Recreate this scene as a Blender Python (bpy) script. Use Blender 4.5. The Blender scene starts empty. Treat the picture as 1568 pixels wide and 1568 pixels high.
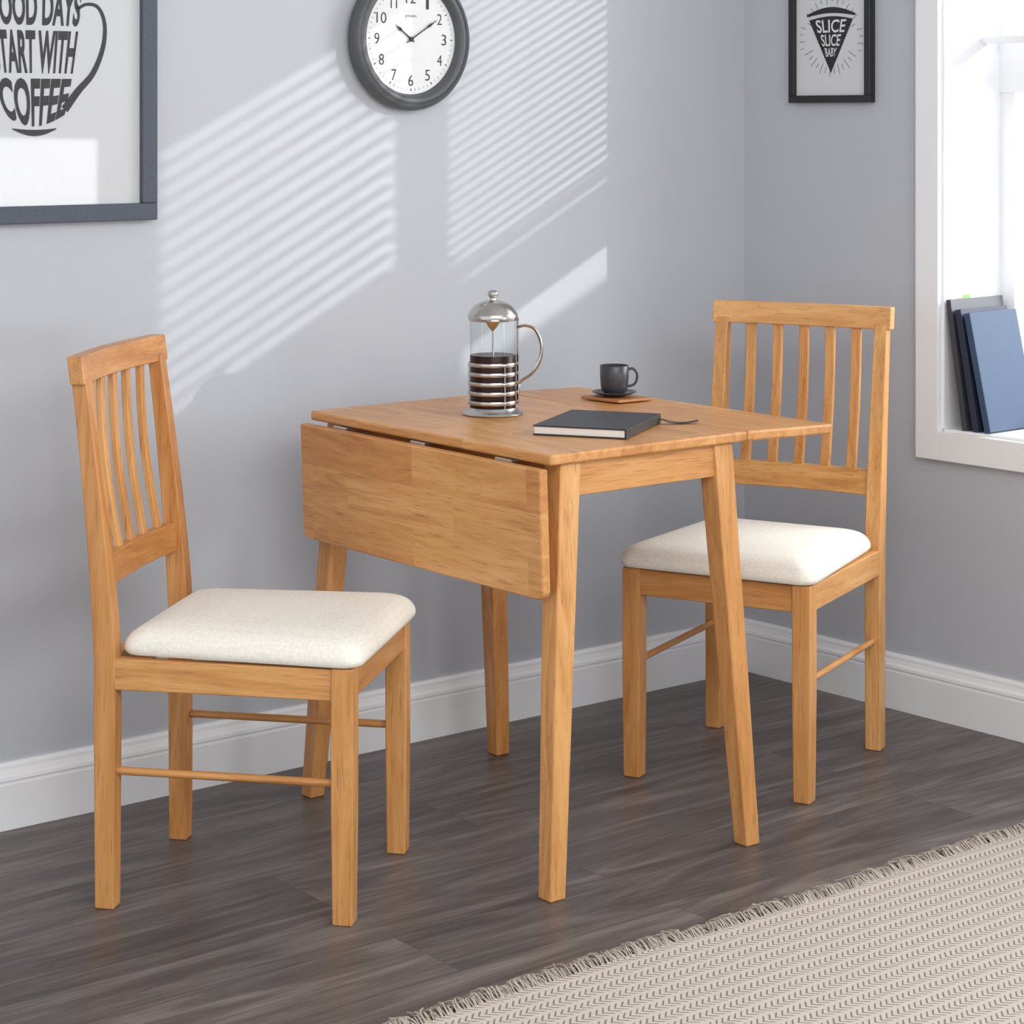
import bpy, bmesh, math, random
from mathutils import Vector, Matrix
random.seed(7)
S = bpy.context.scene
col = S.collection
S.view_settings.view_transform = 'Standard'
S.view_settings.look = 'None'
S.view_settings.exposure = 0.0
def srgb(r, g, b):
    f = lambda c: (c/255/12.92) if c/255 <= 0.04045 else ((c/255+0.055)/1.055)**2.4
    return (f(r), f(g), f(b), 1)

# ------------------------------------------------------------ materials
class NT:
    def __init__(s, name):
        s.m = bpy.data.materials.new(name); s.m.use_nodes = True
        s.t = s.m.node_tree; s.n = s.t.nodes
        s.b = s.n['Principled BSDF']; s.out = s.n['Material Output']
    def add(s, typ, **kw):
        n = s.n.new(typ)
        for k, v in kw.items():
            if k.startswith('i_'):
                n.inputs[k[2:].replace('_', ' ')].default_value = v
            else: setattr(n, k, v)
        return n
    def l(s, a, b): s.t.links.new(a, b)
    def math(s, op, a, b=None, c=None):
        n = s.n.new('ShaderNodeMath'); n.operation = op
        for i, v in enumerate((a, b, c)):
            if v is None: continue
            if isinstance(v, (int, float)): n.inputs[i].default_value = v
            else: s.l(v, n.inputs[i])
        return n.outputs[0]
    def mix(s, fac, a, b, blend='MIX'):
        n = s.n.new('ShaderNodeMix'); n.data_type = 'RGBA'; n.blend_type = blend
        for i, v in ((0, fac), (6, a), (7, b)):
            if isinstance(v, (int, float, tuple)): n.inputs[i].default_value = v
            else: s.l(v, n.inputs[i])
        return n.outputs[2]
    def ramp(s, fac, stops):
        n = s.n.new('ShaderNodeValToRGB'); e = n.color_ramp.elements
        while len(e) < len(stops): e.new(0.5)
        for x, (p, c) in zip(e, stops): x.position = p; x.color = c
        s.l(fac, n.inputs[0]); return n.outputs[0]
    def bump(s, h, strength, dist):
        n = s.n.new('ShaderNodeBump'); n.inputs['Strength'].default_value = strength
        n.inputs['Distance'].default_value = dist
        s.l(h, n.inputs['Height']); s.l(n.outputs[0], s.b.inputs['Normal'])

def simple(name, c, rough=0.5, metal=0.0, spec=0.5, noise=0.0, nscale=60, coat=0):
    t = NT(name)
    t.b.inputs['Base Color'].default_value = c
    t.b.inputs['Roughness'].default_value = rough
    t.b.inputs['Metallic'].default_value = metal
    t.b.inputs['Specular IOR Level'].default_value = spec
    t.b.inputs['Coat Weight'].default_value = coat
    if noise > 0:
        tc = t.add('ShaderNodeTexCoord')
        nz = t.add('ShaderNodeTexNoise', i_Scale=nscale, i_Detail=4.0)
        t.l(tc.outputs['Object'], nz.inputs['Vector'])
        d = tuple(x*(1-noise) for x in c[:3])+(1,)
        t.l(t.mix(nz.outputs[0], d, c), t.b.inputs['Base Color'])
        t.bump(nz.outputs[0], 0.15, 0.001)
    return t.m

def wood(name, axis, stave=None):
    """axis: grain direction; stave: (u axis, v axis, length, width) for edge-glued blocks"""
    t = NT(name)
    tc = t.add('ShaderNodeTexCoord'); oi = t.add('ShaderNodeObjectInfo')
    rnd = oi.outputs['Random']
    off = t.math('MULTIPLY', rnd, 37.0)
    tone = t.math('MULTIPLY', rnd, 1.0)
    if stave:
        sep = t.add('ShaderNodeSeparateXYZ'); t.l(tc.outputs['Object'], sep.inputs[0])
        cmb = t.add('ShaderNodeCombineXYZ')
        t.l(sep.outputs[stave[0]], cmb.inputs[0]); t.l(sep.outputs[stave[1]], cmb.inputs[1])
        br = t.add('ShaderNodeTexBrick', i_Color1=(0, 0, 0, 1), i_Color2=(1, 1, 1, 1), i_Scale=1.0,
                   i_Mortar_Size=0.0, i_Brick_Width=stave[2], i_Row_Height=stave[3])
        br.offset = 0.37
        t.l(cmb.outputs[0], br.inputs['Vector'])
        bw = t.add('ShaderNodeSeparateColor'); t.l(br.outputs['Color'], bw.inputs[0])
        tone = bw.outputs[0]
        off = t.math('ADD', off, t.math('MULTIPLY', tone, 9.0))
    offv = t.add('ShaderNodeCombineXYZ')
    for i in range(3): t.l(off, offv.inputs[i])
    add = t.add('ShaderNodeVectorMath', operation='ADD')
    t.l(tc.outputs['Object'], add.inputs[0]); t.l(offv.outputs[0], add.inputs[1])
    def mapped(a, b):
        m = t.add('ShaderNodeMapping')
        sc = [b, b, b]; sc[axis] = a
        m.inputs['Scale'].default_value = sc
        t.l(add.outputs[0], m.inputs['Vector']); return m.outputs[0]
    n1 = t.add('ShaderNodeTexNoise', i_Scale=1.0, i_Detail=5.0, i_Roughness=0.6, i_Distortion=1.6)
    t.l(mapped(2.6, 24), n1.inputs['Vector'])
    n2 = t.add('ShaderNodeTexNoise', i_Scale=1.0, i_Detail=2.0)
    t.l(mapped(16, 380), n2.inputs['Vector'])
    n3 = t.add('ShaderNodeTexNoise', i_Scale=1.0, i_Detail=2.0)
    t.l(mapped(3, 5), n3.inputs['Vector'])
    c = t.ramp(n1.outputs[0], [(0.28, srgb(192, 136, 76)), (0.5, srgb(216, 162, 101)), (0.72, srgb(230, 182, 124))])
    tn = t.math('ADD', t.math('MULTIPLY', tone, 0.7), t.math('MULTIPLY', n3.outputs[0], 0.5))
    c2 = t.mix(tn, srgb(224, 192, 156), srgb(255, 250, 240))
    c = t.mix(0.85, c, c2, 'MULTIPLY')
    pore = t.ramp(n2.outputs[0], [(0.30, (0.55, 0.42, 0.32, 1)), (0.42, (1, 1, 1, 1))])
    c = t.mix(0.6, c, pore, 'MULTIPLY')
    t.l(c, t.b.inputs['Base Color'])
    t.b.inputs['Roughness'].default_value = 0.38
    t.b.inputs['Coat Weight'].default_value = 0.15
    t.b.inputs['Coat Roughness'].default_value = 0.25
    t.bump(n2.outputs[0], 0.06, 0.0006)
    return t.m
WX, WY, WZ = wood('wood_grain_x', 0), wood('wood_grain_y', 1), wood('wood_grain_z', 2)
WTOP = wood('wood_tabletop', 1, (1, 0, 0.33, 0.075))
WLEAF = wood('wood_leaf', 1, (1, 2, 0.33, 0.075))

def wall_mat(name):
    t = NT(name)
    tc = t.add('ShaderNodeTexCoord')
    nz = t.add('ShaderNodeTexNoise', i_Scale=1.2, i_Detail=2.0)
    t.l(tc.outputs['Object'], nz.inputs['Vector'])
    t.l(t.mix(nz.outputs[0], srgb(184, 188, 196), srgb(190, 194, 201)), t.b.inputs['Base Color'])
    n2 = t.add('ShaderNodeTexNoise', i_Scale=350.0, i_Detail=2.0)
    t.l(tc.outputs['Object'], n2.inputs['Vector'])
    t.b.inputs['Roughness'].default_value = 0.65
    t.bump(n2.outputs[0], 0.05, 0.001)
    return t.m
WALL = wall_mat('wall_paint')
WHITE = simple('white_satin_paint', srgb(240, 242, 245), 0.4, noise=0.02, nscale=3)
CEIL = simple('ceiling_paint', srgb(240, 240, 240), 0.8, noise=0.02, nscale=3)

def floor_mat():
    t = NT('grey_wood_plank_floor')
    tc = t.add('ShaderNodeTexCoord')
    br = t.add('ShaderNodeTexBrick', i_Color1=(0, 0, 0, 1), i_Color2=(1, 1, 1, 1), i_Mortar=(0.5, 0.5, 0.5, 1), i_Scale=1.0,
               i_Mortar_Size=0.0008, i_Mortar_Smooth=0.0, i_Brick_Width=1.22, i_Row_Height=0.18)
    br.offset = 0.37; br.offset_frequency = 2
    t.l(tc.outputs['Object'], br.inputs['Vector'])
    sc = t.add('ShaderNodeSeparateColor'); t.l(br.outputs['Color'], sc.inputs[0])
    tone = sc.outputs[0]
    off = t.add('ShaderNodeCombineXYZ')
    for i in range(3): t.l(t.math('MULTIPLY', tone, 23.0), off.inputs[i])
    add = t.add('ShaderNodeVectorMath', operation='ADD')
    t.l(tc.outputs['Object'], add.inputs[0]); t.l(off.outputs[0], add.inputs[1])
    def nz(a, b, det, dist=0.0, rg=0.6):
        m = t.add('ShaderNodeMapping'); m.inputs['Scale'].default_value = (a, b, 1)
        t.l(add.outputs[0], m.inputs['Vector'])
        n = t.add('ShaderNodeTexNoise', i_Scale=1.0, i_Detail=det, i_Distortion=dist, i_Roughness=rg)
        t.l(m.outputs[0], n.inputs['Vector']); return n.outputs[0]
    g1 = nz(1.3, 11, 6, 2.4, 0.64); g2 = nz(5, 130, 3)
    c = t.ramp(g1, [(0.34, srgb(84, 77, 75)), (0.5, srgb(108, 100, 97)), (0.66, srgb(136, 127, 123))])
    c = t.mix(t.ramp(g2, [(0.34, (0.5, 0.5, 0.5, 1)), (0.58, (0, 0, 0, 1))]), c, srgb(78, 71, 69))
    c = t.mix(0.9, c, t.mix(tone, (0.62, 0.62, 0.62, 1), (1.0, 1.0, 1.0, 1)), 'MULTIPLY')
    c = t.mix(t.math('MULTIPLY', br.outputs['Fac'], 0.6), c, srgb(45, 41, 40))
    t.l(c, t.b.inputs['Base Color'])
    t.b.inputs['Roughness'].default_value = 0.40
    t.b.inputs['Specular IOR Level'].default_value = 0.4
    t.bump(g2, 0.10, 0.001)
    return t.m
FLOOR = floor_mat()

def rug_mat():
    t = NT('woven_rug')
    tc = t.add('ShaderNodeTexCoord')
    nd = t.add('ShaderNodeTexNoise', i_Scale=25.0, i_Detail=2.0)
    t.l(tc.outputs['Object'], nd.inputs['Vector'])
    sep = t.add('ShaderNodeSeparateXYZ'); t.l(tc.outputs['Object'], sep.inputs[0])
    u, w = sep.outputs[0], sep.outputs[1]
    w = t.math('ADD', w, t.math('MULTIPLY', nd.outputs[0], 0.007))
    tri = t.math('PINGPONG', t.math('ADD', w, 10.0), 0.017)
    ph = t.math('FRACT', t.math('DIVIDE', t.math('ADD', t.math('ADD', u, 10.0), tri), 0.0125))
    st = t.math('PINGPONG', ph, 0.5)          # 0..0.5
    row = t.math('PINGPONG', t.math('DIVIDE', t.math('ADD', w, 10.0), 0.017), 1.0)
    stroke = t.ramp(st, [(0.06, (1, 1, 1, 1)), (0.22, (0, 0, 0, 1))])
    edge = t.ramp(row, [(0.0, (0, 0, 0, 1)), (0.15, (0, 0, 0, 1)), (0.35, (1, 1, 1, 1)), (1.0, (1, 1, 1, 1))])
    msk = t.mix(1.0, stroke, edge, 'MULTIPLY')
    fine = t.add('ShaderNodeTexNoise', i_Scale=400.0, i_Detail=2.0)
    t.l(tc.outputs['Object'], fine.inputs['Vector'])
    base = t.mix(fine.outputs[0], srgb(182, 172, 161), srgb(218, 209, 199))
    c = t.mix(msk, base, srgb(130, 119, 110))
    t.l(c, t.b.inputs['Base Color'])
    t.b.inputs['Roughness'].default_value = 0.95
    t.b.inputs['Specular IOR Level'].default_value = 0.1
    h = t.mix(msk, (1, 1, 1, 1), (0, 0, 0, 1))
    t.bump(h, 0.4, 0.003)
    return t.m
RUG = rug_mat()
FRINGE = simple('rug_fringe_yarn', srgb(200, 190, 178), 0.95, spec=0.1, noise=0.3, nscale=90)

def fabric():
    t = NT('cream_woven_fabric')
    tc = t.add('ShaderNodeTexCoord')
    v = t.add('ShaderNodeTexVoronoi', i_Scale=150.0, i_Randomness=0.6)
    t.l(tc.outputs['Object'], v.inputs['Vector'])
    t.l(t.ramp(v.outputs['Distance'], [(0.1, srgb(250, 247, 238)), (0.8, srgb(238, 234, 222))]), t.b.inputs['Base Color'])
    t.b.inputs['Roughness'].default_value = 0.9
    t.b.inputs['Specular IOR Level'].default_value = 0.2
    t.bump(v.outputs['Distance'], 0.18, 0.001)
    return t.m
FABRIC = fabric()
STEEL = simple('brushed_steel', srgb(190, 187, 182), 0.22, metal=1.0)
HINGE = simple('hinge_steel', srgb(190, 188, 180), 0.35, metal=1.0)
COFFEE = simple('coffee_liquid', srgb(40, 18, 10), 0.25, spec=0.2)
CERAMIC = simple('dark_glazed_ceramic', srgb(62, 64, 70), 0.3, noise=0.1)
BOOKBLACK = simple('black_leatherette', srgb(38, 38, 41), 0.45, noise=0.2, nscale=400)
PAGES = simple('page_block', srgb(232, 230, 224), 0.8, noise=0.1, nscale=500)
CLOCKRIM = simple('clock_case_grey', srgb(84, 87, 91), 0.45, noise=0.05)
DIAL = simple('clock_dial', srgb(226, 227, 228), 0.5)
INK = simple('ink_black', srgb(38, 38, 42), 0.6)
PAPER = simple('print_paper', srgb(208, 210, 214), 0.6)
PAPERW = simple('ink_white', srgb(222, 224, 226), 0.6)
FRAMEBLUE = simple('slate_frame_wood', srgb(78, 86, 101), 0.5, noise=0.35, nscale=120)
FRAMEBLACK = simple('black_frame_wood', srgb(34, 34, 38), 0.4, noise=0.1)
BLUEBOOK = simple('blue_book_cloth', srgb(58, 80, 108), 0.6, noise=0.1)
DARKMAG = simple('dark_magazine_cover', srgb(66, 68, 78), 0.4, noise=0.2, nscale=14)
NAVY = simple('navy_book_cover', srgb(40, 48, 72), 0.5, noise=0.1)
GREEN = simple('green_tab', srgb(120, 170, 60), 0.6)
COASTERM = simple('coaster_wood', srgb(184, 122, 72), 0.5, noise=0.2, nscale=80)
BLOCKERM = simple('sun_blocker_surface', srgb(220, 220, 215), 0.9, noise=0.1, nscale=8)  # surface of the added, unseen sun blocker outside

def glass_mat(name, tint=(1, 1, 1, 1), base=0.04):
    t = NT(name)
    tr = t.add('ShaderNodeBsdfTransparent'); tr.inputs[0].default_value = tint
    gl = t.add('ShaderNodeBsdfGlossy'); gl.inputs['Roughness'].default_value = 0.03
    lw = t.add('ShaderNodeLayerWeight'); lw.inputs[0].default_value = 0.5
    f = t.math('ADD', t.math('MULTIPLY', t.math('POWER', lw.outputs['Facing'], 4.0), 0.6), base)
    mx = t.add('ShaderNodeMixShader')
    t.l(f, mx.inputs[0]); t.l(tr.outputs[0], mx.inputs[1]); t.l(gl.outputs[0], mx.inputs[2])
    t.l(mx.outputs[0], t.out.inputs[0])
    return t.m
GLASS = glass_mat('beaker_glass', (0.90, 0.92, 0.92, 1), 0.03)
PANE = glass_mat('window_glass', (1, 1, 1, 1), 0.0)
PICGLASS = glass_mat('picture_glass', (0.99, 0.99, 0.99, 1), 0.05)

# ------------------------------------------------------------ mesh helpers
def finish(bm, name, mat, parent=None, bevel=0, seg=2, smooth=False, loc=(0, 0, 0), rot=(0, 0, 0)):
    bmesh.ops.recalc_face_normals(bm, faces=bm.faces)
    me = bpy.data.meshes.new(name); bm.to_mesh(me); bm.free()
    ob = bpy.data.objects.new(name, me); col.objects.link(ob)
    for m in (mat if isinstance(mat, (list, tuple)) else [mat]): me.materials.append(m)
    ob.location = loc; ob.rotation_euler = rot
    if parent: ob.parent = parent
    if smooth or bevel:
        for p in me.polygons: p.use_smooth = True
    if bevel:
        b = ob.modifiers.new('bevel', 'BEVEL'); b.width = bevel; b.segments = seg
        b.limit_method = 'ANGLE'; b.angle_limit = math.radians(35)
        b.harden_normals = True
    elif smooth:
        try: me.set_sharp_from_angle(angle=math.radians(40))
        except Exception: pass
    return ob
def empty(name, loc=(0, 0, 0), rz=0):
    e = bpy.data.objects.new(name, None); col.objects.link(e)
    e.empty_display_size = 0.1; e.location = loc; e.rotation_euler = (0, 0, rz); return e
def addbox(bm, x0, x1, y0, y1, z0, z1, mi=0):
    v = [bm.verts.new(p) for p in ((x0, y0, z0), (x1, y0, z0), (x1, y1, z0), (x0, y1, z0), (x0, y0, z1), (x1, y0, z1), (x1, y1, z1), (x0, y1, z1))]
    for f in ((0, 3, 2, 1), (4, 5, 6, 7), (0, 1, 5, 4), (1, 2, 6, 5), (2, 3, 7, 6), (3, 0, 4, 7)):
        bm.faces.new([v[i] for i in f]).material_index = mi
def box(name, x0, x1, y0, y1, z0, z1, mat, parent=None, bevel=0.002, seg=2, **k):
    bm = bmesh.new(); addbox(bm, x0, x1, y0, y1, z0, z1)
    return finish(bm, name, mat, parent, bevel, seg, **k)
def addloft(bm, secs, cap=True, closed=True):
    rings = [[bm.verts.new(p) for p in s] for s in secs]
    n = len(secs[0])
    for a, b in zip(rings, rings[1:]):
        for i in range(n if closed else n-1):
            j = (i+1) % n
            bm.faces.new((a[i], a[j], b[j], b[i]))
    if cap:
        bm.faces.new(rings[0][::-1]); bm.faces.new(rings[-1])
def loft(name, secs, mat, parent=None, bevel=0.002, seg=2, **k):
    bm = bmesh.new(); addloft(bm, secs); return finish(bm, name, mat, parent, bevel, seg, **k)
def rs(c, a, b, w, h):
    c, a, b = Vector(c), Vector(a).normalized(), Vector(b).normalized()
    return [c-a*w/2-b*h/2, c+a*w/2-b*h/2, c+a*w/2+b*h/2, c-a*w/2+b*h/2]
def addlathe(bm, prof, seg=48, c=(0, 0, 0), axis='z'):
    rings = []
    for r, z in prof:
        if r < 1e-6: rings.append([bm.verts.new((c[0], c[1], c[2]+z))])
        else: rings.append([bm.verts.new((c[0]+r*math.cos(2*math.pi*i/seg), c[1]+r*math.sin(2*math.pi*i/seg), c[2]+z)) for i in range(seg)])
    for a, b in zip(rings, rings[1:]):
        for i in range(seg):
            j = (i+1) % seg
            if len(a) == 1 and len(b) == 1: continue
            if len(a) == 1: bm.faces.new((a[0], b[j], b[i]))
            elif len(b) == 1: bm.faces.new((a[i], a[j], b[0]))
            else: bm.faces.new((a[i], a[j], b[j], b[i]))
def lathe(name, prof, mat, parent=None, seg=48, **k):
    bm = bmesh.new(); addlathe(bm, prof, seg); return finish(bm, name, mat, parent, smooth=True, **k)
def smoothpath(pts, n=6):
    pts = [Vector(p) for p in pts]; P = [pts[0]*2-pts[1]]+pts+[pts[-1]*2-pts[-2]]; o = []
    for i in range(1, len(P)-2):
        for k in range(n):
            t = k/n
            o.append(0.5*((2*P[i])+(P[i+1]-P[i-1])*t+(2*P[i-1]-5*P[i]+4*P[i+1]-P[i+2])*t*t+(3*P[i]-P[i-1]-3*P[i+1]+P[i+2])*t**3))
    o.append(pts[-1]); return o
def addtube(bm, pts, r, seg=10, flat=1.0, up=None):
    secs = []; ref = Vector(up) if up else Vector((0.31, 0.2, 0.93))
    for i, p in enumerate(pts):
        d = (Vector(pts[min(i+1, len(pts)-1)])-Vector(pts[max(i-1, 0)])).normalized()
        a = d.cross(ref).normalized(); b = a.cross(d).normalized()
        secs.append([Vector(p)+a*r*flat*math.cos(2*math.pi*k/seg)+b*r*math.sin(2*math.pi*k/seg) for k in range(seg)])
    addloft(bm, secs)
def tube(name, pts, r, mat, parent=None, seg=10, flat=1.0, up=None, **k):
    bm = bmesh.new(); addtube(bm, pts, r, seg, flat, up); return finish(bm, name, mat, parent, smooth=True, **k)

def text_geo(s, bold=0.0):
    cu = bpy.data.curves.new('t', 'FONT'); cu.body = s; cu.resolution_u = 4; cu.offset = bold
    o = bpy.data.objects.new('t', cu); col.objects.link(o)
    bpy.context.view_layer.update()
    me = bpy.data.meshes.new_from_object(o.evaluated_get(bpy.context.evaluated_depsgraph_get()))
    vs = [v.co.copy() for v in me.vertices]; fs = [list(p.vertices) for p in me.polygons]
    bpy.data.objects.remove(o); bpy.data.curves.remove(cu); bpy.data.meshes.remove(me)
    x0 = min(v.x for v in vs); x1 = max(v.x for v in vs); y0 = min(v.y for v in vs); y1 = max(v.y for v in vs)
    return [((v.x-x0)/(x1-x0), (v.y-y0)/(y1-y0)) for v in vs], fs, (x1-x0)/(y1-y0)
def addtext(bm, s, fn, bold=0.0, mi=0):
    vs, fs, asp = text_geo(s, bold)
    V = [bm.verts.new(fn(u, v)) for u, v in vs]
    for f in fs:
        try: bm.faces.new([V[i] for i in f]).material_index = mi
        except Exception: pass
def flatobj(name, bm, mat, parent, **k):
    me = bpy.data.meshes.new(name); bm.to_mesh(me); bm.free()
    ob = bpy.data.objects.new(name, me); col.objects.link(ob)
    for m in (mat if isinstance(mat, (list, tuple)) else [mat]): me.materials.append(m)
    ob.parent = parent; return ob
def addpoly(bm, pts, mi=0):
    bm.faces.new([bm.verts.new(p) for p in pts]).material_index = mi
def addstrip(bm, pts, ws, fn, mi=0):
    L, R = [], []
    for i, p in enumerate(pts):
        a = Vector(pts[max(i-1, 0)]); b = Vector(pts[min(i+1, len(pts)-1)])
        d = (b-a).normalized(); n = Vector((-d.y, d.x)); w = ws[i] if isinstance(ws, list) else ws
        q = Vector((p[0], p[1])); l_ = q+n*w; r_ = q-n*w
        L.append(bm.verts.new(fn(l_.x, l_.y))); R.append(bm.verts.new(fn(r_.x, r_.y)))
    for i in range(len(pts)-1):
        bm.faces.new((L[i], R[i], R[i+1], L[i+1])).material_index = mi

# ------------------------------------------------------------ room shell
RWZ = math.radians(2.3)
box('floor', -5.2, 0.45, -6.2, 0.1, -0.1, 0.0, FLOOR, bevel=0)
box('wall_back', -5.2, 0.25, 0.0, 0.12, 0.0, 2.5, WALL, bevel=0)
box('ceiling', -5.2, 0.5, -6.2, 0.12, 2.5, 2.6, CEIL, bevel=0)
VJ, VE, ZS, ZH = 0.596, 2.66, 0.633, 2.25
MA, MB = 1.655, 1.71
bm = bmesh.new()
addbox(bm, 0, 0.24, -VJ, 0.0, 0, 2.5)
addbox(bm, 0, 0.24, -6.2, -VE, 0, 2.5)
addbox(bm, 0, 0.24, -VE, -VJ, 0, ZS)
addbox(bm, 0, 0.24, -VE, -VJ, ZH, 2.5)
finish(bm, 'wall_right', WALL, rot=(0, 0, RWZ))
win = empty('window_1', rz=RWZ)
TW = 0.063
bm = bmesh.new()
addbox(bm, -0.02, 0.005, -VJ, -VJ+TW, ZS-TW, ZH+TW)
addbox(bm, -0.02, 0.005, -VE-TW, -VE, ZS-TW, ZH+TW)
addbox(bm, -0.02, 0.005, -VE, -VJ, ZS-TW, ZS)
addbox(bm, -0.02, 0.005, -VE, -VJ, ZH, ZH+TW)
finish(bm, 'architrave', WHITE, win, bevel=0.002)
bm = bmesh.new()
addbox(bm, -0.005, 0.24, -VJ-0.006, -VJ+0.004, ZS, ZH)
addbox(bm, -0.005, 0.24, -VE-0.004, -VE+0.006, ZS, ZH)
addbox(bm, -0.005, 0.24, -VE, -VJ, ZS-0.004, ZS+0.006)
addbox(bm, -0.005, 0.24, -VE, -VJ, ZH-0.006, ZH+0.004)
finish(bm, 'reveal_lining', WHITE, win)
bm = bmesh.new()
for a, b in ((VJ, MA), (MB, VE)):
    addbox(bm, 0.195, 0.235, -a-0.045, -a, ZS, ZH)
    addbox(bm, 0.195, 0.235, -b, -b+0.045, ZS, ZH)
    addbox(bm, 0.195, 0.235, -b, -a, ZS, ZS+0.05)
    addbox(bm, 0.195, 0.235, -b, -a, ZH-0.05, ZH)
    addbox(bm, 0.190, 0.24, -b, -a, 1.375, 1.50)
addbox(bm, 0.165, 0.24, -MB, -MA, ZS, ZH)
finish(bm, 'sash_frame', WHITE, win, bevel=0.002)
box('glazing', 0.213, 0.217, -VE+0.03, -VJ-0.03, ZS+0.03, ZH-0.03, PANE, win, bevel=0)
blind = empty('venetian_blind', rz=RWZ)
SPL = -1.68
bm = bmesh.new()
z = 1.515
while z < 2.2:
    addbox(bm, 0.125, 0.15, SPL+0.003, -VJ-0.012, z, z+0.0015); z += 0.0235
z = 1.53
while z < 2.2:
    addbox(bm, 0.118, 0.153, -VE+0.012, SPL-0.003, z, z+0.002); z += 0.036
finish(bm, 'slats', WHITE, blind)
bm = bmesh.new()
for a, b in ((SPL+0.003, -VJ-0.012), (-VE+0.012, SPL-0.003)):
    addbox(bm, 0.123, 0.152, a, b, 1.485, 1.50)
    addbox(bm, 0.115, 0.16, a, b, 2.2, 2.243)
    for f in (0.15, 0.5, 0.85):
        yy = a+(b-a)*f
        addbox(bm, 0.1365, 0.1385, yy-0.001, yy+0.001, 1.49, 2.21)
finish(bm, 'rails_and_cords', WHITE, blind)
bm = bmesh.new()  # added out of view to cut off low sun; taller part shades second pane
addbox(bm, 1.5, 1.62, -3.35, -1.3, -0.3, 1.90)
addbox(bm, 1.48, 1.64, -8.5, -3.35, -0.3, 2.22)
finish(bm, 'sun_blocker', BLOCKERM, bevel=0.004)

# baseboards
prof = [(0, 0), (0.018, 0), (0.018, 0.083), (0.0165, 0.086), (0.0165, 0.089), (0.0185, 0.091), (0.0175, 0.097), (0.013, 0.102), (0.010, 0.110), (0.0095, 0.116), (0.006, 0.1215), (0, 0.122)]
loft('baseboard_back', [[(x, -a, b) for a, b in prof] for x in (-5.2, 0.0)], WHITE, bevel=0)
loft('baseboard_right', [[(-a, y, b) for a, b in prof] for y in (0.0, -6.2)], WHITE, bevel=0, rot=(0, 0, RWZ))

# ------------------------------------------------------------ rug
rug = empty('area_rug')
RX0, RX1, RY0, RY1 = -2.75, -0.12, -2.9, -1.21
bm = bmesh.new()
N = 90
top = []
for i in range(N+1):
    x = RX0+(RX1-RX0)*i/N; dy = 0.004*math.sin(x*7.3)+0.002*math.sin(x*21)
    top.append([(x, RY0, 0.0005), (x, RY0, 0.007), (x, RY1-0.004+dy, 0.007), (x, RY1+dy, 0.004), (x, RY1+dy, 0.0005)])
addloft(bm, top)
finish(bm, 'woven_body', RUG, rug)
bm = bmesh.new()
x = RX0
while x < RX1:
    y = RY1+0.004*math.sin(x*7.3)+0.002*math.sin(x*21)
    g = random.uniform(0.6, 1.15); gs = random.uniform(-0.018, 0.018)
    for k in range(5):
        L = random.uniform(0.022, 0.046)*g; sx = gs+random.uniform(-0.016, 0.016)
        xx = x+random.uniform(-0.004, 0.004)
        hh = random.uniform(0.002, 0.014)
        pts = smoothpath([(xx, y-0.006, 0.006), (xx+sx*0.2, y+L*0.35, 0.005+hh), (xx+sx*0.6, y+L*0.7, 0.003+hh*0.6), (xx+sx+random.uniform(-0.010, 0.010), y+L, 0.002+random.uniform(0, .004))], 2)
        addtube(bm, pts, random.uniform(0.0007, 0.0014), 4)
    x += 0.0085
finish(bm, 'fringe', FRINGE, rug, smooth=True)

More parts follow.
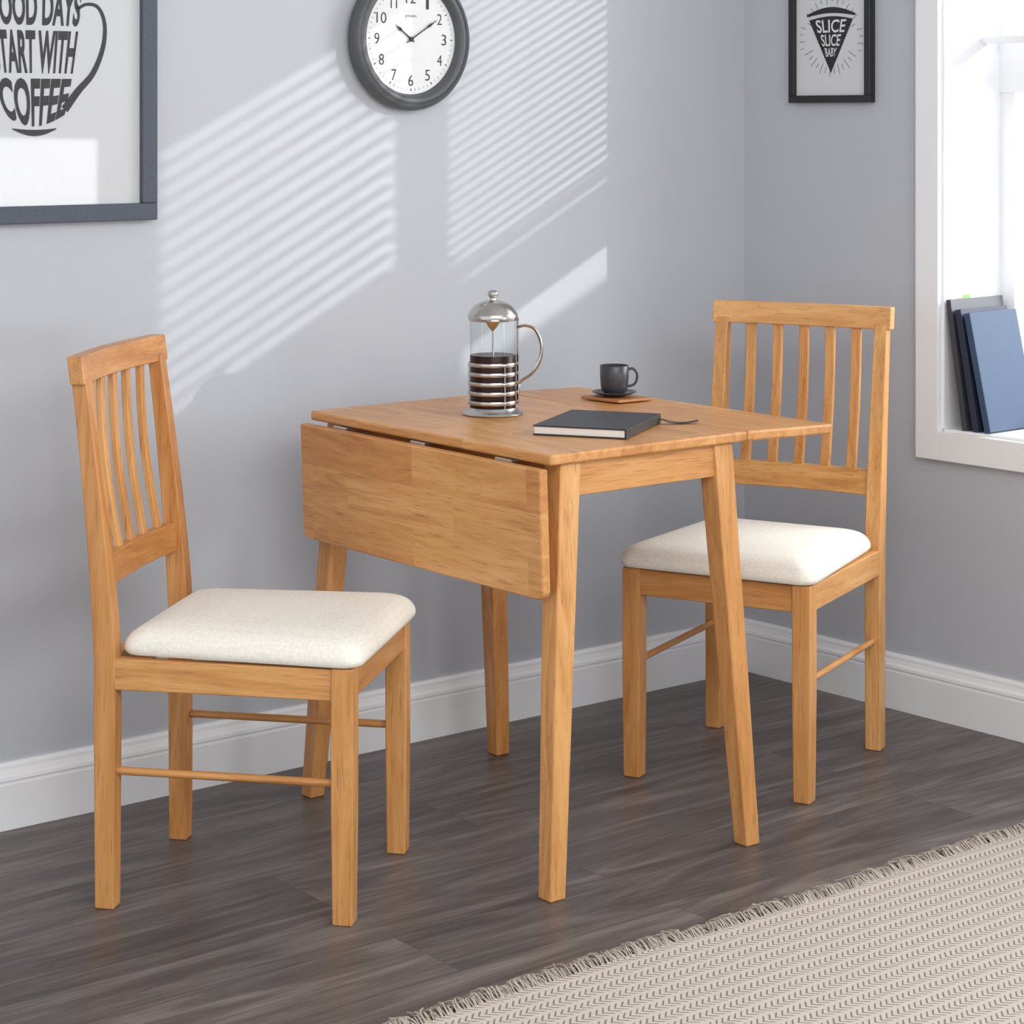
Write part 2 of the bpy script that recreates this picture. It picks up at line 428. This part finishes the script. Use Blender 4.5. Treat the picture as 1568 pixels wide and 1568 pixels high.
# ------------------------------------------------------------ chairs
def lean(z): return -0.205 if z < 0.42 else -0.205-0.050*((z-0.42)/0.49)**1.3
def round_rect(x0, x1, yb, yf, r, n=7):
    pts = []
    for cx, cy, a0 in ((x1-r, yf-r, 0), (x0+r, yb-r, 90), (x0+r, -yb+r, 180), (x1-r, -yf+r, 270)):
        for k in range(n+1):
            a = math.radians(a0+90*k/n); pts.append((cx+r*math.cos(a), cy+r*math.sin(a)))
    return pts
def make_chair(name, loc, az):
    c = empty(name, loc, az)
    for s, t in ((1, 'left'), (-1, 'right')):
        y = 0.181*s
        loft('front_leg_'+t, [rs((0.205, y, zz), (1, 0, 0), (0, 1, 0), w, w) for zz, w in ((0, 0.034), (0.2, 0.038), (0.42, 0.038))], WZ, c, 0.003)
        zs = [0, 0.15, 0.3, 0.42]+[0.42+0.466*k/8 for k in range(1, 9)]
        secs = []
        for zz in zs:
            w = 0.034+0.004*min(zz/0.3, 1) if zz < 0.45 else 0.038-0.012*(zz-0.45)/0.43
            secs.append(rs((lean(zz), y*1.0, zz), (1, 0, 0), (0, 1, 0), w, 0.034 if zz < 0.5 else 0.034-0.006*(zz-0.5)/0.4))
        loft('back_post_'+t, secs, WZ, c, 0.003)
        box('side_rail_'+t, -0.19, 0.19, y-0.011+0.004*s, y+0.011+0.004*s, 0.366, 0.418, WX, c, 0.0025)
        tube('stretcher_'+t, [(-0.195, y, 0.228), (-0.06, y, 0.228), (0.06, y, 0.228), (0.195, y, 0.228)], 0.0068, WX, c, 12)
    box('front_rail', 0.198, 0.220, -0.165, 0.165, 0.366, 0.418, WY, c, 0.0025)
    box('back_rail', -0.217, -0.195, -0.167, 0.167, 0.366, 0.418, WY, c, 0.0025)
    bow = lambda y: -0.016*(1-(y/0.2)**2)
    def rail(nm, z0, z1, hw, th):
        secs = []
        for k in range(15):
            y = -hw+2*hw*k/14; x = lean((z0+z1)/2)+bow(y)
            tl = (lean(z1)-lean(z0))/(z1-z0)
            h = (z1-z0)/2
            secs.append([(x-th/2-tl*h, y, z0), (x+th/2-tl*h, y, z0), (x+th/2+tl*h, y, z1), (x-th/2+tl*h, y, z1)])
        loft(nm, secs, WY, c, 0.003)
    rail('top_rail', 0.873, 0.920, 0.203, 0.027)
    rail('lower_back_rail', 0.528, 0.580, 0.167, 0.022)
    for i in range(5):
        y = -0.12+0.06*i; secs = []
        for k in range(9):
            zz = 0.572+0.309*k/8
            x = lean(zz)+bow(y)+0.010*math.sin(math.pi*k/8)*-1
            secs.append(rs((x, y, zz), (1, 0, 0), (0, 1, 0), 0.011, 0.021))
        loft('slat_%d' % (i+1), secs, WZ, c, 0.002)
    bm = bmesh.new(); secs = []
    for ins, zz in ((0.012, 0.419), (0.003, 0.422), (-0.001, 0.430), (0.000, 0.439), (0.004, 0.448), (0.011, 0.4565), (0.022, 0.463), (0.042, 0.468), (0.072, 0.4715), (0.12, 0.474), (0.165, 0.475)):
        secs.append([(p[0], p[1], zz) for p in round_rect(-0.183+ins, 0.238-ins, 0.188-ins, 0.209-ins, max(0.032-ins*0.1, 0.012))])
    addloft(bm, secs)
    o = finish(bm, 'seat_cushion', FABRIC, c, smooth=True)
    sp = o.modifiers.new('s', 'SUBSURF'); sp.levels = 1; sp.render_levels = 1
    return c
make_chair('dining_chair', (-1.693, -0.525, 0), math.radians(-49.5))
make_chair('dining_chair', (-0.522, -0.569, 0), math.radians(-157))

# ------------------------------------------------------------ table
T = empty('drop_leaf_table', (-1.13, -0.5575, 0))
HY = 0.3675
box('center_top', -0.235, 0.2295, -HY, HY, 0.731, 0.75, WTOP, T, 0.005, 3)
o = box('raised_leaf', 0.0, 0.222, -HY, HY, -0.019, 0.0, WTOP, T, 0.005, 3)
o.location = (0.231, 0, 0.75); o.rotation_euler = (0, math.radians(1.5), 0)
bm = bmesh.new()
pts = []
r = 0.018
for cy, cz, a0 in ((HY-0.004, -0.004, 0), (-HY+0.004, -0.004, 90), (-HY+r, -0.222+r, 180), (HY-r, -0.222+r, 270)):
    rr = 0.004 if cz > -0.1 else r
    for k in range(7):
        a = math.radians(a0+15*k); pts.append((cy+rr*math.cos(a), cz+rr*math.sin(a)))
addloft(bm, [[(x, p[0], p[1]) for p in pts] for x in (-0.019, 0)])
finish(bm, 'hanging_leaf', WLEAF, T, 0.004, 3, loc=(-0.240, 0, 0.727), rot=(0, math.radians(-2.0), 0))
for i, y in enumerate((-0.25, 0.0, 0.25)):
    bm = bmesh.new()
    addbox(bm, -0.238, -0.205, y-0.022, y+0.022, 0.7285, 0.7305)
    addbox(bm, -0.2405, -0.2385, y-0.022, y+0.022, 0.69, 0.730)
    addtube(bm, [(-0.242, y-0.022, 0.7285), (-0.242, y, 0.7285), (-0.242, y+0.022, 0.7285)], 0.0035, 8)
    finish(bm, 'hinge_%d' % (i+1), HINGE, T)
for i, (sx, sy) in enumerate(((-1, -1), (1, -1), (1, 1), (-1, 1))):
    secs = []
    for k in range(8):
        f = k/7; zz = 0.731*f; w = 0.034+0.012*f**0.9
        secs.append(rs((sx*(0.23-0.05*f), sy*(HY-0.002-0.032*f), zz), (1, 0, 0), (0, 1, 0), w, w))
    loft('leg_%d' % (i+1), secs, WZ, T, 0.0035)
for s in (-1, 1):
    box('end_apron_%d' % (s+2), -0.165, 0.165, s*0.342-0.010, s*0.342+0.010, 0.672, 0.731, WX, T)
    box('side_apron_%d' % (s+2), s*0.185-0.010, s*0.185+0.010, -0.32, 0.32, 0.672, 0.731, WY, T)
box('leaf_support', 0.12, 0.40, -0.02, 0.02, 0.705, 0.724, WX, T)

# ------------------------------------------------------------ cafetiere
ZT = 0.75
RAZ = math.atan2(-0.6225, 0.7826)
P = empty('french_press', (-1.119, -0.453, ZT+0.0003), RAZ)
lathe('foot', [(0, 0), (0.058, 0), (0.0595, 0.002), (0.058, 0.0045), (0.052, 0.007), (0.0485, 0.011), (0.047, 0.014), (0, 0.014)], STEEL, P)
lathe('beaker', [(0.0445, 0.115), (0.0445, 0.15), (0.0445, 0.19)], GLASS, P)
lathe('coffee', [(0, 0.0145), (0.0440, 0.0145), (0.0444, 0.112), (0.0435, 0.114), (0, 0.113)], COFFEE, P)
bm = bmesh.new()
for k in range(5):
    z = 0.020+0.0182*k
    addlathe(bm, [(0.0450, z), (0.0468, z), (0.0475, z+0.002), (0.0475, z+0.0055), (0.0468, z+0.0075), (0.0450, z+0.0075), (0.0450, z)], 48)
for a in (60, 180, 300):
    ca, sa = math.cos(math.radians(a)), math.sin(math.radians(a))
    addtube(bm, [(0.0462*ca, 0.0462*sa, 0.01), (0.0462*ca, 0.0462*sa, 0.06), (0.0462*ca, 0.0462*sa, 0.10)], 0.0014, 6)
finish(bm, 'cage_bands', STEEL, P, smooth=True)
lathe('lid', [(0.043, 0.180), (0.047, 0.180), (0.048, 0.184), (0.048, 0.191), (0.0465, 0.194), (0.043, 0.200), (0.036, 0.208), (0.026, 0.214), (0.014, 0.218), (0.006, 0.219), (0.0055, 0.223), (0.0085, 0.2255), (0.0105, 0.230), (0.0095, 0.2345), (0.006, 0.2375), (0, 0.2385)], STEEL, P)
tube('plunger_rod', [(0, 0, 0.1), (0, 0, 0.15), (0, 0, 0.2)], 0.0018, STEEL, P, 8)
bm = bmesh.new()
def spr(z, f, r):
    return [(r*f*math.cos(a), -0.043-0.014*f*(0.5+0.5*math.sin(-a)), z) for a in [2*math.pi*i/12 for i in range(12)]]
addloft(bm, [spr(0.164, 0.12, 0.014), spr(0.172, 0.6, 0.014), (spr(0.182, 1.0, 0.014))])
finish(bm, 'spout', STEEL, P, smooth=True)
hp = smoothpath([(0.046, 0, 0.166), (0.062, 0, 0.170), (0.080, 0, 0.163), (0.091, 0, 0.142), (0.093, 0, 0.118), (0.086, 0, 0.094), (0.073, 0, 0.076), (0.058, 0, 0.066), (0.050, 0, 0.058), (0.048, 0, 0.040)], 5)
tube('handle', hp, 0.0028, STEEL, P, 10, 1.5)
tube('handle_strap', [(0.0475, 0, 0.185), (0.0478, 0, 0.12), (0.0478, 0, 0.02)], 0.0016, STEEL, P, 8, 2.0)

# ------------------------------------------------------------ coaster + cup
box('coaster', -0.052, 0.052, -0.052, 0.052, 0, 0.006, COASTERM, None, 0.002, loc=(-0.782, -0.430, ZT-0.001), rot=(0, math.radians(1.5), math.radians(6)))
K = empty('espresso_cup_and_saucer', (-0.785, -0.425, ZT+0.0055), RAZ)
lathe('saucer', [(0, 0), (0.022, 0), (0.024, 0.002), (0.036, 0.005), (0.044, 0.0085), (0.0455, 0.0095), (0.044, 0.0105), (0.034, 0.0075), (0.022, 0.0045), (0, 0.004)], CERAMIC, K)
lathe('cup', [(0, 0.0048), (0.018, 0.0048), (0.020, 0.006), (0.0235, 0.009), (0.0275, 0.018), (0.029, 0.035), (0.0293, 0.062), (0.0285, 0.063), (0.0272, 0.062), (0.0268, 0.03), (0.024, 0.013), (0, 0.010)], CERAMIC, K)
lathe('espresso', [(0, 0.048), (0.0267, 0.048)], COFFEE, K)
tube('cup_handle', smoothpath([(0.027, 0, 0.054), (0.037, 0, 0.056), (0.045, 0, 0.048), (0.046, 0, 0.036), (0.040, 0, 0.024), (0.027, 0, 0.020)], 5), 0.0026, CERAMIC, K, 10)

# ------------------------------------------------------------ notebook
Nb = empty('notebook', (-1.096, -0.735, ZT+0.0003), math.radians(32))
box('cover_bottom', -0.113, 0.113, -0.087, 0.087, 0, 0.0025, BOOKBLACK, Nb, 0.001)
box('cover_top', -0.113, 0.113, -0.087, 0.087, 0.0155, 0.018, BOOKBLACK, Nb, 0.001)
box('page_block', -0.110, 0.110, -0.084, 0.085, 0.0025, 0.0155, PAGES, Nb, 0.0005)
box('elastic_band', -0.1, -0.094, -0.0885, -0.0865, -0.0001, 0.0185, BOOKBLACK, Nb, 0.0005)
box('spine', -0.113, 0.113, -0.0885, -0.0865, 0.0003, 0.0177, BOOKBLACK, Nb, 0.001)
bm = bmesh.new()
secs = [rs(p, (0, 0, 1), (1, 0.3, 0), 0.001, 0.018) for p in smoothpath([(0.094, -0.075, 0.010), (0.100, -0.092, 0.009), (0.110, -0.112, 0.003), (0.122, -0.135, 0.002), (0.130, -0.155, 0.006)], 5)]
addloft(bm, secs); finish(bm, 'ribbon_marker', BOOKBLACK, Nb)

# ------------------------------------------------------------ wall clock (local: x right, y up, z out of wall)
C = empty('wall_clock'); C.location = (-1.004, -0.001, 1.485); C.rotation_euler = (math.radians(90), 0, 0)
lathe('case', [(0, 0), (0.138, 0), (0.147, 0.006), (0.151, 0.018), (0.150, 0.030), (0.145, 0.038), (0.139, 0.040), (0.137, 0.0375), (0.134, 0.040), (0.127, 0.040), (0.122, 0.036), (0.119, 0.030), (0.117, 0.024), (0.113, 0.022)], CLOCKRIM, C, 96)
lathe('dial', [(0, 0.0235), (0.1175, 0.0235), (0.1175, 0.02), (0, 0.02)], DIAL, C, 96)
bm = bmesh.new()
zf = 0.0242
for h in range(1, 13):
    a = math.radians(90-30*h); cx, cy = 0.087*math.cos(a), 0.087*math.sin(a)
    s = str(h); hgt = 0.023; wd = 0.0125*len(s) if h != 1 else 0.007
    if h == 11: wd = 0.016
    addtext(bm, s, lambda u, v: (cx+(u-0.5)*wd, cy+(v-0.5)*hgt, zf), -0.006)
for k in range(60):
    a = 2*math.pi*k/60; r0, r1, w = (0.1045, 0.1085, 0.0004) if k % 5 else (0.1035, 0.109, 0.0010)
    addstrip(bm, [(r0*math.cos(a), r0*math.sin(a)), (r1*math.cos(a), r1*math.sin(a))], w, lambda x, y: (x, y, zf))
addtext(bm, 'JONES', lambda u, v: ((u-0.5)*0.030, 0.048+(v-0.5)*0.0055, zf))
flatobj('numerals', bm, INK, C)
bm = bmesh.new()
def hand(ang, L, w, z):
    a = math.radians(90-ang); d = (math.cos(a), math.sin(a))
    ps = [(d[0]*f*L, d[1]*f*L) for f in (-0.18, 0, 0.55, 0.7, 0.8, 1.0)]
    addstrip(bm, ps, [w*0.8, w, w*0.8, w*2.0, w*0.9, w*0.15], lambda x, y: (x, y, z))
hand(306, 0.052, 0.0018, 0.0265); hand(58, 0.082, 0.0015, 0.0275)
addlathe(bm, [(0, 0.029), (0.005, 0.0285), (0.005, 0.0245)], 20)
finish(bm, 'hands', INK, C)

# ------------------------------------------------------------ coffee print (local x right, y up, z out)
F = empty('framed_coffee_print'); F.location = (-1.863, -0.001, 0); F.rotation_euler = (math.radians(90), 0, 0)
fw, zb, zt = 0.255, 1.122, 1.822
bm = bmesh.new()
addbox(bm, -fw, fw, zb, zb+0.033, 0, 0.024); addbox(bm, -fw, fw, zt-0.033, zt, 0, 0.024)
addbox(bm, -fw, -fw+0.033, zb+0.033, zt-0.033, 0, 0.024); addbox(bm, fw-0.033, fw, zb+0.033, zt-0.033, 0, 0.024)
finish(bm, 'frame', FRAMEBLUE, F, bevel=0.002)
box('print_sheet', -fw+0.03, fw-0.03, zb+0.03, zt-0.03, 0.004, 0.012, PAPER, F, 0)
bm = bmesh.new(); g_ = 0.0165
addpoly(bm, [(-fw+0.03, zb+0.03, g_), (fw-0.03, zb+0.03, g_), (fw-0.03, zt-0.03, g_), (-fw+0.03, zt-0.03, g_)])
flatobj('glass', bm, PICGLASS, F)
bm = bmesh.new(); zf = 0.0126
def mugw(z):
    f = min(max((z-1.283)/0.30, 0), 1); return 0.034+0.068*f**0.45
def row(s, z0, z1, bold, curve=0.0):
    def fn(u, v):
        e = (u-0.5)*2
        zz = z0+(z1-z0)*v + curve*(e*e)*(1-v)
        return (e*mugw(zz), zz, zf)
    addtext(bm, s, fn, bold)
row('COFFEE', 1.302, 1.394, 0.035, 0.022)
row('START WITH', 1.402, 1.484, 0.035, 0.0)
row('GOOD DAYS', 1.492, 1.560, 0.035, 0.0)
addstrip(bm, [(-0.045+0.09*k/12, 1.299-0.008*math.sin(math.pi*k/12)) for k in range(13)], [0.001+0.005*math.sin(math.pi*k/12) for k in range(13)], lambda x, y: (x, y, zf))
hp = smoothpath([(0.088, 1.525, 0), (0.108, 1.535, 0), (0.132, 1.530, 0), (0.146, 1.500, 0), (0.143, 1.455, 0), (0.122, 1.405, 0), (0.090, 1.370, 0), (0.062, 1.335, 0)], 6)
addstrip(bm, [(p.x, p.y) for p in hp], [0.003+0.0055*(i/len(hp))**2 for i in range(len(hp))], lambda x, y: (x, y, zf))
addstrip(bm, [(-0.104+0.208*k/16, 1.572-0.006*math.sin(math.pi*k/16)) for k in range(17)], 0.002, lambda x, y: (x, y, zf))
flatobj('mug_lettering', bm, INK, F)

# ------------------------------------------------------------ pizza print on right wall (local x along wall toward camera)
Q = empty('framed_pizza_print')
Q.matrix_world = Matrix.Rotation(RWZ, 4, 'Z') @ Matrix.Translation((-0.001, -0.2815, 0)) @ Matrix(((0, 0, -1, 0), (-1, 0, 0, 0), (0, 1, 0, 0), (0, 0, 0, 1)))
fw, zb, zt = 0.1225, 1.354, 1.694
bm = bmesh.new(); w = 0.017
addbox(bm, -fw, fw, zb, zb+w, 0, 0.02); addbox(bm, -fw, fw, zt-w, zt, 0, 0.02)
addbox(bm, -fw, -fw+w, zb+w, zt-w, 0, 0.02); addbox(bm, fw-w, fw, zb+w, zt-w, 0, 0.02)
finish(bm, 'frame', FRAMEBLACK, Q, bevel=0.0015)
box('print_sheet', -fw+w-0.003, fw-w+0.003, zb+w-0.003, zt-w+0.003, 0.003, 0.010, PAPER, Q, 0)
bm = bmesh.new(); zf = 0.0104
ap, cr, hw = 1.422, 1.545, 0.066
addpoly(bm, [(0, ap, zf), (hw, cr, zf)]+[(hw-2*hw*k/10, cr+0.008*math.sin(math.pi*k/10), zf) for k in range(1, 10)]+[(-hw, cr, zf)])
addstrip(bm, [(-0.073+0.146*k/14, cr+0.010+0.012*math.sin(math.pi*k/14)) for k in range(15)], [0.002+0.005*math.sin(math.pi*(k+0.6)/15.2) for k in range(15)], lambda x, y: (x, y, zf))
for k in range(34):
    a = 2*math.pi*k/34+0.05; r0 = 0.060 if k % 2 else 0.066; r1 = 0.086 if k % 2 else 0.08
    c0 = (0, 1.50)
    if abs(math.cos(a)) > 0.93 or math.sin(a) > 0.5: r0 += 0.02; r1 = min(r1+0.015, 0.096)
    addstrip(bm, [(c0[0]+r0*math.cos(a), c0[1]+r0*math.sin(a)), (c0[0]+r1*math.cos(a), c0[1]+r1*math.sin(a))], 0.0006, lambda x, y: (x, y, zf))
flatobj('slice_artwork', bm, INK, Q)
bm = bmesh.new(); zf = 0.0108
def prow(s, z0, z1, m=0.80):
    def fn(u, v):
        zz = z0+(z1-z0)*v; return ((u-0.5)*2*m*hw*(z0*0.4+zz*0.6-ap)/(cr-ap), zz, zf)
    addtext(bm, s, fn, 0.015)
prow('SLICE', 1.515, 1.545); prow('SLICE', 1.484, 1.511, 0.76); prow('BABY', 1.460, 1.480, 0.7)
flatobj('slice_lettering', bm, PAPERW, Q)

# ------------------------------------------------------------ books on the sill
def book(name, v, d0, w, h, t, ang, mat, tabs=False):
    e = empty(name)
    e.matrix_world = Matrix.Rotation(RWZ, 4, 'Z') @ Matrix.Translation((d0, -v, ZS+0.0065)) @ Matrix.Rotation(math.radians(ang), 4, 'X')
    box('cover_front', 0, w, -t, -t+0.0025, 0, h, mat, e, 0.0008)
    box('cover_back', 0, w, -0.0025, 0, 0, h, mat, e, 0.0008)
    box('spine', -0.001, 0.0025, -t, 0, 0, h, mat, e, 0.0008)
    box('page_block', 0.0025, w-0.004, -t+0.0025, -0.0025, 0.003, h-0.003, PAGES, e, 0)
    if tabs:
        box('index_tab', 0.05, 0.075, -t+0.004, -t+0.0045, h-0.01, h+0.008, GREEN, e, 0)
    return e
book('magazine', 0.652, -0.006, 0.185, 0.285, 0.012, -9.0, DARKMAG, True)
book('book', 0.678, -0.004, 0.165, 0.265, 0.016, -10.5, NAVY)
book('book', 0.710, -0.004, 0.165, 0.26, 0.016, -12.5, BLUEBOOK)

# ------------------------------------------------------------ lights
w = bpy.data.worlds.new('world'); S.world = w; w.use_nodes = True
bg = w.node_tree.nodes['Background']; bg.inputs[0].default_value = (0.965, 0.98, 1.0, 1); bg.inputs[1].default_value = 1.28
def area(name, loc, tgt, sx, sy, p, c):
    L = bpy.data.lights.new(name, 'AREA'); L.shape = 'RECTANGLE'; L.size = sx; L.size_y = sy; L.energy = p; L.color = c
    o = bpy.data.objects.new(name, L); col.objects.link(o); o.location = loc
    o.rotation_euler = (Vector(tgt)-Vector(loc)).to_track_quat('-Z', 'Y').to_euler()
area('softbox_key', (-2.2, -3.2, 2.35), (-1.1, -0.6, 0.4), 2.6, 1.2, 60, (1, 0.98, 0.95))
area('window_softbox', (1.0, -1.6, 1.7), (-1.2, -0.7, 0.7), 1.6, 1.6, 70, (0.97, 0.98, 1))
area('softbox_low', (0.08, -4.55, 0.87), (-2.0, -4.49, 0.87), 2.1, 0.74, 34, (1, 1, 1))
sl = bpy.data.lights.new('sun', 'SUN'); sl.energy = 1.8; sl.angle = math.radians(0.5); sl.color = (1, 0.99, 0.97)
so = bpy.data.objects.new('sun', sl); col.objects.link(so); so.location = (3, -4, 3)
so.rotation_euler = Vector((-0.74, 1, -0.36)).to_track_quat('-Z', 'Y').to_euler()

# ------------------------------------------------------------ camera
cd = bpy.data.cameras.new('camera'); cam = bpy.data.objects.new('camera', cd); col.objects.link(cam)
cam.location = (-3.748, -3.817, 1.32); cam.rotation_euler = (math.radians(90), 0, math.radians(-38.5))
cd.sensor_width = 36; cd.lens = 78.06; cd.shift_y = -0.3852
S.camera = cam
